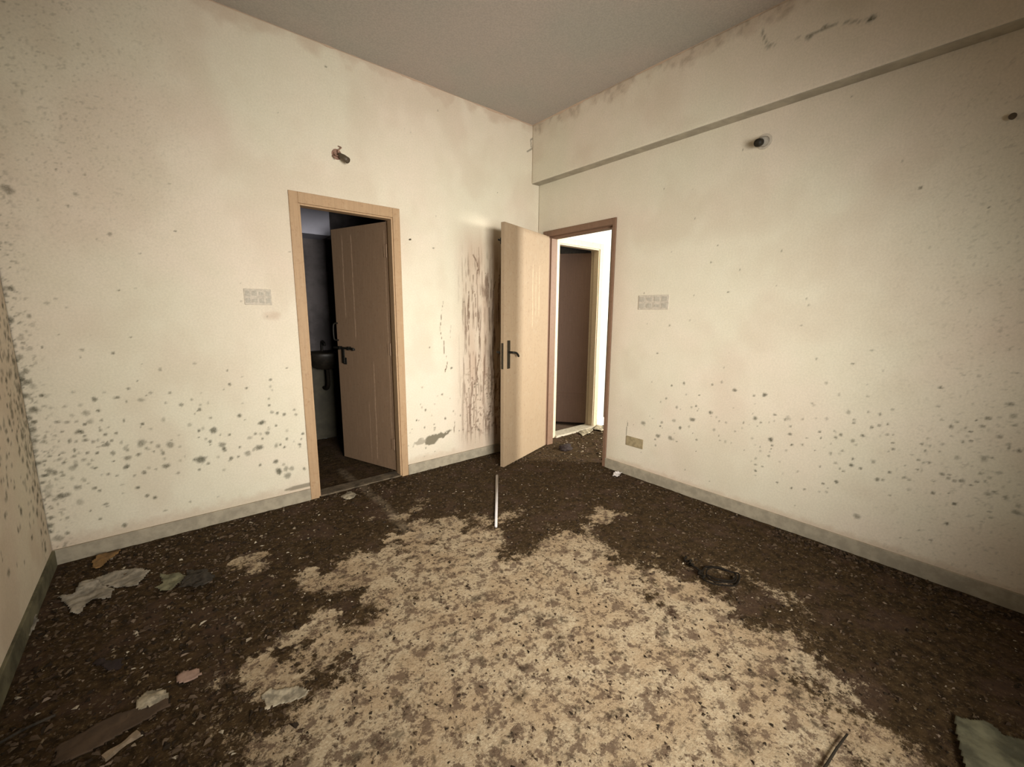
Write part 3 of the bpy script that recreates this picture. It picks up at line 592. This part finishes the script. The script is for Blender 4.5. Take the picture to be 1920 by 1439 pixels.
bm = bmesh.new(); box(bm, D3[1] + 0.001, HX + 0.004, -0.012, 0.003, 0, 0.10, 0.002); box(bm, TW + 0.001, D3[0] - 0.001, -0.012, 0.003, 0, 0.10, 0.002)
tag(link('baseboard_hall', bm, M_HALLWALL), 'white skirting on the hall wall', 'skirting', kind='structure')

# ------------------------------------------------------------------ doors
def frame_mesh(u0, u1, z1, fw, fh, d0, d1, along, rebate, fw0=None):
    """three-sided timber frame with a stop; along 'x' or 'y' """
    bm = bmesh.new()
    def b(a0, a1, e0, e1, c0, c1, bev=0.004):
        if along == 'x': box(bm, a0, a1, e0, e1, c0, c1, bev)
        else: box(bm, e0, e1, a0, a1, c0, c1, bev)
    fa = fw0 or fw
    b(u0, u0 + fa, d0, d1, 0, z1); b(u1 - fw, u1, d0, d1, 0, z1); b(u0 + fa, u1 - fw, d0, d1, z1 - fh, z1)
    s0, s1 = rebate
    b(u0 + fa, u0 + fa + 0.012, s0, s1, 0, z1 - fh, 0.002); b(u1 - fw - 0.012, u1 - fw, s0, s1, 0, z1 - fh, 0.002)
    b(u0 + fa + 0.012, u1 - fw - 0.012, s0, s1, z1 - fh - 0.012, z1 - fh, 0.002)
    return bm
def leaf(name, w_, z0, z1, t0, t1, mat, parent, hinge, ang, grooves=()):
    bm = bmesh.new(); box(bm, 0, w_, t0, t1, z0, z1, 0.003)
    o = link(name, bm, mat, parent); o.location = hinge; o.rotation_euler = (0, 0, ang)
    return o
def hinge_part(parent, z, y, mat=None):
    bm = bmesh.new(); tube(bm, [(0, y, z - 0.05), (0, y, z + 0.05)], 0.006, 10); box(bm, 0.0, 0.03, y - 0.002, y + 0.002, z - 0.045, z + 0.045)
    return link('hinge', bm, mat, parent)

# door 1: bathroom, opens away from the room, hung on the right jamb
d1 = tag(empty('door_1', (0, 0, 0)), 'ochre-framed bathroom door standing half open into the dark', 'door', kind='structure')
link('door_frame', frame_mesh(D1[0], D1[1], D1[3], 0.056, 0.070, -0.010, TW + 0.004, 'x', (0.0, 0.07)), M_FRAME1, d1)
bm = bmesh.new(); box(bm, D1[0] + .056, D1[1] - .056, 0.0, TW, -0.004, 0.014, 0.003)
link('threshold', bm, M_MUDSILL, d1)
A1 = math.radians(180 - 71)
l1 = leaf('door_leaf', 0.672, 0.02, 2.04, -0.036, 0.0, M_LEAF1, d1, (-1.508, TW - 0.008, 0), A1)
# visible face is local +Y?  (closed: faces the room)
def face_y(t): return t
FY = 0.0
bm = bmesh.new(); tube(bm, [(0.44, 0.018, 1.035), (0.70, 0.018, 1.035)], 0.009, 12); tube(bm, [(0.44, 0.018, 1.035), (0.435, 0.018, 1.02)], 0.013, 12)
for xx in (0.50, 0.62): box(bm, xx - 0.012, xx + 0.012, 0.0, 0.028, 1.02, 1.05, 0.002)
link('door_bolt', bm, M_IRON, l1)
bm = bmesh.new(); box(bm, 0.562, 0.590, 0.012, 0.022, 0.90, 1.045, 0.003); box(bm, 0.555, 0.597, 0.0, 0.006, 0.89, 0.95, 0.002)
tag(link('bolt_hasp', bm, M_IRON, l1), 'black hasp hanging from the bolt')
bm = bmesh.new(); tube(bm, curve_pts([(0.655, 0.0, 1.10), (0.655, 0.035, 1.105), (0.655, 0.045, 1.13), (0.655, 0.045, 1.21), (0.655, 0.035, 1.245), (0.655, 0.0, 1.25)]), 0.007)
link('pull_handle', bm, M_IRON, l1, True)
for z in (0.25, 1.05, 1.82): hinge_part(l1, z, 0.004, M_LEAF1)

# door 2: hall door, hung on the jamb nearest the corner, swung into the room
d2 = tag(empty('door_2', (0, 0, 0)), 'pale tan door swung into the room beside the corner', 'door', kind='structure')
link('door_frame', frame_mesh(D2[0], D2[1], D2[3], 0.052, 0.052, -0.010, TW + 0.004, 'y', (0.04, TW), 0.032), M_FRAME2, d2)
A2 = math.radians(180 + 17.5)
l2 = leaf('door_leaf', 0.765, 0.012, 2.068, -0.002, 0.034, M_LEAF2, d2, (-0.014, -0.128, 0), A2)
def lever_set(parent, x, z, y, s, dirx):
    bm = bmesh.new(); box(bm, x - 0.02, x + 0.02, min(y, y + s * 0.006), max(y, y + s * 0.006), z - 0.12, z + 0.12, 0.002)
    link('lock_plate', bm, M_BRONZE, parent)
    bm = bmesh.new(); tube(bm, curve_pts([(x, y, z + 0.02), (x, y + s * 0.045, z + 0.02), (x + dirx * 0.02, y + s * 0.055, z + 0.018), (x + dirx * 0.05, y + s * 0.055, z + 0.008), (x + dirx * 0.085, y + s * 0.05, z - 0.018)]), 0.0095, 10)
    link('lever_handle', bm, M_IRON, parent, True)
# local +Y of leaf 2 points to (sin..): visible (hall) face is y=+0.034
lever_set(l2, 0.70, 1.0, 0.034, 1, -1)
lever_set(l2, 0.744, 1.0, -0.002, -1, -1)
bm = bmesh.new(); box(bm, 0.7645, 0.7675, 0.006, 0.026, 0.88, 1.10, 0.001)
link('lock_forend', bm, M_BRONZE, l2)
bm = bmesh.new(); tube(bm, [(0.76, -0.012, 1.93), (0.785, -0.012, 1.93)], 0.007); box(bm, 0.71, 0.762, -0.012, -0.002, 1.90, 1.95, 0.002)
link('tower_bolt', bm, M_IRON, l2)
for z in (0.25, 1.05, 1.82): hinge_part(l2, z, -0.006, M_LEAF2)

# door 3: across the hall
d3 = tag(empty('door_3', (0, 0, 0)), 'brown door ajar in a cream frame across the hall', 'door', kind='structure')
link('door_frame', frame_mesh(D3[0], D3[1], D3[3], 0.062, 0.062, -0.010, TW + 0.004, 'x', (0.0, 0.07)), M_CREAMFR, d3)
bm = bmesh.new(); box(bm, D3[0] + .062, D3[1] - .062, -0.03, TW, -0.004, 0.022, 0.003)
link('threshold', bm, M_SILL, d3)
l3 = leaf('door_leaf', 0.64, 0.03, 2.03, -0.036, 0.0, M_LEAF3, d3, (0.94, TW - 0.008, 0), math.radians(180 - 52))
bm = bmesh.new(); box(bm, 0.56, 0.60, 0.0, 0.006, 0.92, 1.12, 0.002); tube(bm, curve_pts([(0.58, 0, 1.04), (0.58, 0.045, 1.04), (0.55, 0.055, 1.035), (0.48, 0.05, 1.03)]), 0.01)
link('lever_handle', bm, M_IRON, l3)
bm = bmesh.new()
for zz in (0.36, 0.40): box(bm, 0.03, 0.61, 0.0, 0.004, zz, zz + 0.012, 0.001)
link('door_rail', bm, M_LEAF3, l3)

# ------------------------------------------------------------------ fittings on the walls
# switch plates
def plate(name, u, z, hw_, hh, along, label, cat, mat, group=None, knock=True):
    t = tag(empty(name, (u, 0, z) if along == 'x' else (0, u, z)), label, cat, group)
    bm = bmesh.new()
    if along == 'x': box(bm, -hw_, hw_, -0.006, 0.004, -hh, hh, 0.003)
    else: box(bm, -0.006, 0.004, -hw_, hw_, -hh, hh, 0.003)
    link('cover', bm, mat, t)
    if knock:
        k = 0
        for ix in range(4):
            for iz in (-1, 1):
                a = (-0.75 + ix * 0.5) * hw_; b_ = iz * hh * 0.45; k += 1
                bm = bmesh.new(); s = hw_ * 0.17; hz = hh * 0.30
                if (ix + iz) % 3 == 0: hz *= 0.6
                if along == 'x': box(bm, a - s, a + s, -0.0085, -0.0055, b_ - hz, b_ + hz, 0.001)
                else: box(bm, -0.0085, -0.0055, a - s, a + s, b_ - hz, b_ + hz, 0.001)
                link('blank_module', bm, M_PLATE_D, t)
    return t
plate('switch_plate', -2.431, 1.438, 0.076, 0.050, 'x', 'painted-over switch plate left of the bathroom door', 'switch plate', M_PLATE)
plate('switch_plate', -1.303, 1.438, 0.130, 0.055, 'y', 'painted-over switch plate right of the hall doorway', 'switch plate', M_PLATE)
plate('socket_plate', -1.208, 0.300, 0.080, 0.040, 'y', 'small tan socket cover low on the right wall', 'socket', M_TANPLATE, knock=False)

# broken lamp holder over the bathroom door
t = tag(empty('lamp_holder', (-1.876, 0.0, 2.385)), 'dangling brown lamp holder with bare wires above the bathroom door', 'lamp holder')
bm = bmesh.new(); tube(bm, [(-0.012, 0.003, 0.02), (-0.012, -0.004, 0.02)], 0.034, 20); link('wall_ring', bm, M_WIRE, t)
bm = bmesh.new(); tube(bm, [(-0.005, -0.03, 0.012), (0.012, -0.06, -0.010), (0.03, -0.09, -0.032)], [0.014, 0.021, 0.020], 16); link('socket', bm, M_SOCKET, t, True)
for (p) in ([(-0.03, 0, 0.03), (-0.035, -0.03, 0.01), (-0.02, -0.04, 0.0), (-0.005, -0.03, 0.012)], [(0.0, 0, 0.075), (0.012, -0.03, 0.06), (-0.012, -0.035, 0.035), (-0.003, -0.03, 0.012)], [(-0.028, 0, 0.012), (-0.045, -0.03, -0.005), (-0.03, -0.035, -0.022)]):
    bm = bmesh.new(); tube(bm, curve_pts(p), 0.0035, 8); link('wire', bm, M_WIRE, t, True)
# conduit stub with dark socket on the right wall
t = tag(empty('lamp_holder', (0.0, -1.99, 2.385)), 'stubby grey conduit with a black socket below the beam', 'lamp holder')
bm = bmesh.new(); tube(bm, [(0.003, 0, 0), (-0.006, 0, 0)], 0.043, 24); link('wall_ring', bm, M_PLATE, t)
bm = bmesh.new(); tube(bm, [(0, 0, 0), (-0.02, 0.0, -0.004), (-0.045, 0.004, -0.012)], [0.030, 0.029, 0.026], 20); link('conduit', bm, M_CONDUIT, t, True)
bm = bmesh.new(); tube(bm, [(-0.043, 0.004, -0.012), (-0.062, 0.008, -0.018), (-0.078, 0.012, -0.023)], [0.020, 0.023, 0.021], 18); link('socket', bm, M_SOCKET_B, t, True)
# nails
def nail(loc, d, label, rr=0.006):
    bm = bmesh.new(); p = Vector(loc); d = Vector(d)
    tube(bm, [p - d * 0.005, p + d * 0.022], rr * 0.6, 10); tube(bm, [p + d * 0.022, p + d * 0.027], rr, 12)
    return tag(link('nail', bm, M_SOCKET), label, 'nail')
nail((-1.372, 0, 1.905), (0, -1, 0), 'single nail in the wall right of the bathroom door frame')
o = nail((0, -2.989, 2.199), (-1, 0, 0), 'thick dark plug near the top right of the right wall', 0.013)

# ------------------------------------------------------------------ litter on the floor
Z0 = 0.006
def fz(x, y): return float(floor_h(np.array([x]), np.array([y]))[0]) - 0.004
def scrap(name, poly, mat, label, cat, amp=0.01, thick=0.0016, res=0.006, base=None, seed=0, scale=9, dome=0.0, raise_=0.002, jag=0.018):
    P = np.array(poly); (ax, ay), (bx, by) = P.min(0) - 0.01, P.max(0) + 0.01
    cx, cyy = P.mean(0)
    U = axis_pts(ax, bx, res); V = axis_pts(ay, by, res)
    uu, vv = np.meshgrid(U, V, indexing='ij')
    sd = poly_sd(uu, vv, poly) + (fbm(uu * 45, vv * 45, seed + 3, 3) - 0.5) * jag
    h = floor_h(uu, vv) - 0.004 + raise_ + amp * np.clip(fbm(uu * scale, vv * scale, seed, 4) * 1.6 - 0.4, 0, 1) + dome * sstep(0, 0.05, -sd)
    nu, nv = uu.shape; bm = bmesh.new(); vs_ = {}
    for i in range(nu - 1):
        for j in range(nv - 1):
            if sd[i:i + 2, j:j + 2].mean() < 0:
                q = []
                for (a, b) in ((i, j), (i + 1, j), (i + 1, j + 1), (i, j + 1)):
                    if (a, b) not in vs_: vs_[(a, b)] = bm.verts.new((uu[a, b] - cx, vv[a, b] - cyy, h[a, b]))
                    q.append(vs_[(a, b)])
                bm.faces.new(q)
    o = link(name, bm, mat, None, True); o.location = (cx, cyy, 0)
    md = o.modifiers.new('thickness', 'SOLIDIFY'); md.thickness = thick; md.offset = 0
    return tag(o, label, cat)
scrap('paper_sheet', POLY['sheetA'], M_GREYSHEET, 'flat dusty grey paper sheet nearest the back skirting, in the left corner', 'paper', 0.022, seed=1)
scrap('paper_sheet', POLY['sheetB'], M_GREYSHEET, 'ragged torn grey paper in the left corner, nearest the left wall', 'paper', 0.03, seed=2)
scrap('paper_sheet', POLY['sheetC'], M_GREENSHEET, 'greenish crumpled paper beside the dark rag', 'paper', 0.025, seed=3)
scrap('rag', POLY['rag'], M_DARKRAG, 'dark crumpled rag right of the greenish paper', 'rag', 0.045, 0.003, seed=4, scale=16)
scrap('wrapper', POLY['wrap'], M_ORANGE, 'orange and yellow wrapper against the back skirting at left', 'wrapper', 0.03, seed=5, scale=14)
scrap('cardboard', POLY['board'], M_BOARD, 'flattened muddy brown cardboard at the lower left', 'cardboard', 0.012, 0.004, seed=6)
scrap('plaster_flake', POLY['plasterB'], M_PLASTER, 'yellowish plaster piece beyond the brown cardboard', 'plaster piece', 0.010, 0.004, seed=7, dome=0.01)
scrap('plaster_flake', POLY['pink'], M_PINK, 'dull pink plaster piece right of the yellowish one', 'plaster piece', 0.014, 0.004, seed=8, dome=0.008)
scrap('plaster_flake', POLY['plasterA'], M_PLASTER, 'large whitish plaster patch at the edge of the pale floor', 'plaster piece', 0.005, 0.003, seed=9, raise_=0.0)
scrap('plastic_sheet', POLY['corner'], M_CORNER, 'greenish grey sheet in the bottom right corner of the photo', 'sheet', 0.018, 0.003, 0.006, seed=10, scale=6, jag=0.004)
scrap('plastic_strip', POLY['strip'][:], M_GREYSHEET, 'thin grey plastic strip leaning by the left skirting', 'strip', 0.05, 0.002, seed=11)
scrap('rag', [(-3.262, -1.02), (-3.235, -1.005), (-3.205, -1.05), (-3.165, -1.075), (-3.175, -1.115), (-3.215, -1.105), (-3.235, -1.06)], M_LEAFBIT, 'small torn black scrap alone on the mud at left', 'rag', 0.02, 0.002, seed=31, scale=25)
scrap('paper_scrap', POLY['scrapw'], M_WHITE, 'tiny crumpled white scrap by the right skirting near the doorway', 'paper', 0.03, 0.002, seed=12, scale=30)
scrap('plaster_flake', POLY['flake'], M_PLASTER, 'small pale flake on the bathroom threshold', 'plaster piece', 0.01, 0.003, seed=13, dome=0.006)

def tbox(name, a, b, wdt, hgt, mat, label, cat, z=None, jag=0.004):
    a = Vector((*a, 0)); b = Vector((*b, 0)); L = (b - a).length; t = (b - a).normalized()
    bm = bmesh.new(); n = 8
    prev = None
    for i in range(n + 1):
        s = i / n; w2 = wdt / 2 * (0.8 + 0.35 * math.sin(s * 7 + 1)); q = []
        for (p, k) in ((-w2, 0), (w2 + random.uniform(-jag, jag), 0), (w2 * 0.9, hgt), (-w2 * 0.9 + random.uniform(-jag, jag), hgt)):
            q.append(bm.verts.new((s * L, p, k + random.uniform(-0.001, 0.001))))
        if prev:
            for k in range(4): bm.faces.new((prev[k], q[k], q[(k + 1) % 4], prev[(k + 1) % 4]))
        else: bm.faces.new(q)
        prev = q
    bm.faces.new(prev[::-1])
    o = link(name, bm, mat); o.location = (a.x, a.y, fz(a.x, a.y) + 0.003 if z is None else z); o.rotation_euler = (0, 0, math.atan2(t.y, t.x))
    return tag(o, label, cat)
tbox('wood_offcut', (-3.192, -1.535), (-3.112, -1.499), 0.022, 0.012, M_PLANK, 'short pale wood offcut in front of the brown cardboard', 'wood')
def rod(name, pts, rad, mat, label, cat, seg=10):
    bm = bmesh.new(); tube(bm, pts, rad, seg); return tag(link(name, bm, mat, None, True), label, cat)
a, b = POLY['rod']
rod('metal_rod', curve_pts([(a[0], a[1], 0.012), ((a[0] + b[0]) / 2, (a[1] + b[1]) / 2 + 0.003, 0.016), (b[0], b[1], 0.012)]), 0.0045, M_DARKRAG, 'thin dark rod at the lower left edge of the floor', 'rod')
a, b = POLY['whitestreak']
rod('white_streak', [(a[0], a[1], 0.014), (b[0], b[1], 0.012)], [0.0115, 0.0085], M_WHITE, 'slim straight white streak along the floor below the open tan door', 'stick', 12)  # thin tapered white tube along the floor
a, b = POLY['stickbr']
rod('twig', [(a[0] - 0.10, a[1] + 0.010, 0.007), (a[0], a[1], 0.009), (a[0] + 0.09, a[1] - 0.007, 0.011), (b[0], b[1], 0.012)], [0.004, 0.004, 0.0035, 0.003], M_TWIG, 'thin dark twig at the bottom edge of the pale floor', 'twig')

# black cable: crumpled tail and loose coil
t = tag(empty('cable', (-0.86, -2.24, 0.01)), 'coiled black cable with a crumpled tail at the edge of the pale floor', 'cable')
loc = Vector((-0.86, -2.24, 0.01))
bm = bmesh.new(); pts = []
for k in range(3):
    for i, (x, y) in enumerate(POLY['loop']):
        cxx, cyy = -0.835, -2.30; s = 1.0 - 0.13 * k
        pts.append(Vector((cxx + (x - cxx) * s + random.uniform(-.008, .008), cyy + (y - cyy) * s + random.uniform(-.008, .008), 0.010 + 0.006 * k + random.uniform(0, .012))) - loc)
tube(bm, curve_pts(pts, 5), 0.0042, 8); link('coil', bm, M_BLACK, t, True)
bm = bmesh.new(); C_ = [Vector((x, y, 0.012)) - loc for x, y in POLY['coil']]; pts = []
for i in range(26):
    s = i / 25 * (len(C_) - 1); k = min(int(s), len(C_) - 2); p = C_[k].lerp(C_[k + 1], s - k)
    pts.append(p + Vector((random.uniform(-.014, .014), random.uniform(-.014, .014), random.uniform(0, .022))))
tube(bm, curve_pts(pts, 4), 0.0058, 8); link('crumpled_tail', bm, M_BLACK, t, True)

# rubble in the hall doorway
def lump(name, x, y, rr, h, mat, label, cat, seed):
    bm = bmesh.new(); bmesh.ops.create_icosphere(bm, subdivisions=3, radius=1.0)
    for v in bm.verts:
        n = float(fbm(np.array([v.co.x * 1.7 + seed]), np.array([v.co.y * 1.7 + v.co.z * 2.3]), seed, 4)[0])
        v.co = Vector((v.co.x * rr, v.co.y * rr * 0.8, v.co.z * h)) * (0.55 + 0.9 * n)
    o = link(name, bm, mat); o.location = (x, y, h * 0.45); return tag(o, label, cat)
lump('rubble_lump', 0.088, -0.357, 0.075, 0.035, M_LEAFBIT, 'dark clod of rubble lying in the hall doorway', 'rubble', 3)
scrap('plaster_flake', POLY['hall1'], M_PLASTER, 'pale plaster flake on the hall floor nearest the inner threshold', 'plaster piece', 0.02, 0.003, seed=21, scale=14)
scrap('plaster_flake', POLY['hall2'], M_PLASTER, 'pale plaster flake on the hall floor by the white skirting', 'plaster piece', 0.025, 0.003, seed=22, scale=14)

# crumbs: small chips nobody could count
def crumbs(name, pts, mat_cols, label, cat='debris'):
    V = []; F = []; Cc = []
    base = np.array([(1, 0, -.3), (-.5, .87, -.3), (-.5, -.87, -.3), (.3, .4, .7), (-.4, -.2, .8)])
    faces = [(0, 1, 3), (1, 4, 3), (1, 2, 4), (2, 0, 4), (0, 3, 4), (2, 1, 0)]
    for (x, y, z, s, c) in pts:
        k = len(V); a = random.uniform(0, 6.28); ca, sa = math.cos(a), math.sin(a); fl_ = random.uniform(0.25, 0.8); el = random.uniform(0.6, 1.5)
        for bx, by, bz in base:
            bx = bx * el + random.uniform(-.2, .2); by = by / el + random.uniform(-.2, .2)
            V.append((x + s * (bx * ca - by * sa), y + s * (bx * sa + by * ca), z + s * fl_ * (bz + 0.25))); Cc.append((*c, 1))
        F += [tuple(k + i for i in f) for f in faces]
    me = bpy.data.meshes.new(name); me.from_pydata(V, [], F)
    at = me.color_attributes.new('marks', 'FLOAT_COLOR', 'POINT'); at.data.foreach_set('color', np.array(Cc, np.float32).ravel())
    n = NT(name + '_mat'); at_ = n.t.nodes.new('ShaderNodeAttribute'); at_.attribute_name = 'marks'
    me.materials.append(n.out(at_.outputs['Color'], 0.85, 0, 0.2))
    o = bpy.data.objects.new(name, me); COL.objects.link(o)
    return tag(o, label, cat, kind='stuff')
def scatter(n, x0, x1, y0, y1, lo, hi, cond, cols):
    X = rng.uniform(x0, x1, n * 4); Y = rng.uniform(y0, y1, n * 4); mv = mud_value(X, Y); hh = floor_h(X, Y) - 0.004
    out = []
    for x, y, m_, h_ in zip(X, Y, mv, hh):
        if len(out) >= n: break
        if cond(x, y, m_):
            s = lo + (hi - lo) * random.random() ** 3
            if x > -s - 0.02 or x < WX + s + 0.015 or y > -s - 0.015: continue
            out.append((x, y, h_ + s * 0.1, s, random.choice(cols)))
    return out
DK = [(0.02, 0.013, 0.007), (0.05, 0.032, 0.02), (0.075, 0.05, 0.03), (0.10, 0.07, 0.045)]
PL = [(0.36, 0.31, 0.23), (0.22, 0.175, 0.12), (0.16, 0.12, 0.075), (0.20, 0.15, 0.11)]
near_wall = lambda x, y: min(-x, -y, x - WX)
crumbs('dirt_crumbs', scatter(9000, WX, 0, -3.6, 0, 0.003, 0.012, lambda x, y, m: m > 0.6, DK)
       + scatter(2600, WX, 0, -3.6, 0, 0.005, 0.015, lambda x, y, m: m > 0.6 and near_wall(x, y) < 0.10 + 0.35 * random.random() ** 2, DK)
       + scatter(700, -0.22, 0, -3.5, -2.3, 0.004, 0.018, lambda x, y, m: -x < 0.02 + 0.16 * random.random() ** 2, DK[:3])
       + scatter(1500, WX, -2.6, -2.4, 0, 0.006, 0.016, lambda x, y, m: m > 0.5, DK), None, 'loose dark dirt crumbs strewn over the muddy floor')
crumbs('plaster_crumbs', scatter(1100, WX, 0, -3.6, 0, 0.002, 0.008, lambda x, y, m: m > 0.6, PL)
       + scatter(420, WX, -2.2, -2.2, 0, 0.003, 0.013, lambda x, y, m: m > 0.6, PL), None, 'pale plaster crumbs sprinkled over the muddy floor')
crumbs('dark_grit', scatter(2200, WX, 0, -3.6, -0.6, 0.002, 0.009, lambda x, y, m: m < 0.5, DK[:3]), None, 'dark grit scattered on the pale worn floor')
hall_pts = []
for i in range(700):
    x = random.uniform(0.0, 1.6); y = random.uniform(-1.0, -0.03)
    if 0 < x < 0.13 and (y < -0.85 or y > -0.15): continue
    hall_pts.append((x, y, 0.004, random.uniform(0.003, 0.014), random.choice(DK + DK + PL)))
crumbs('hall_crumbs', hall_pts, None, 'dirt and plaster crumbs on the hall floor')
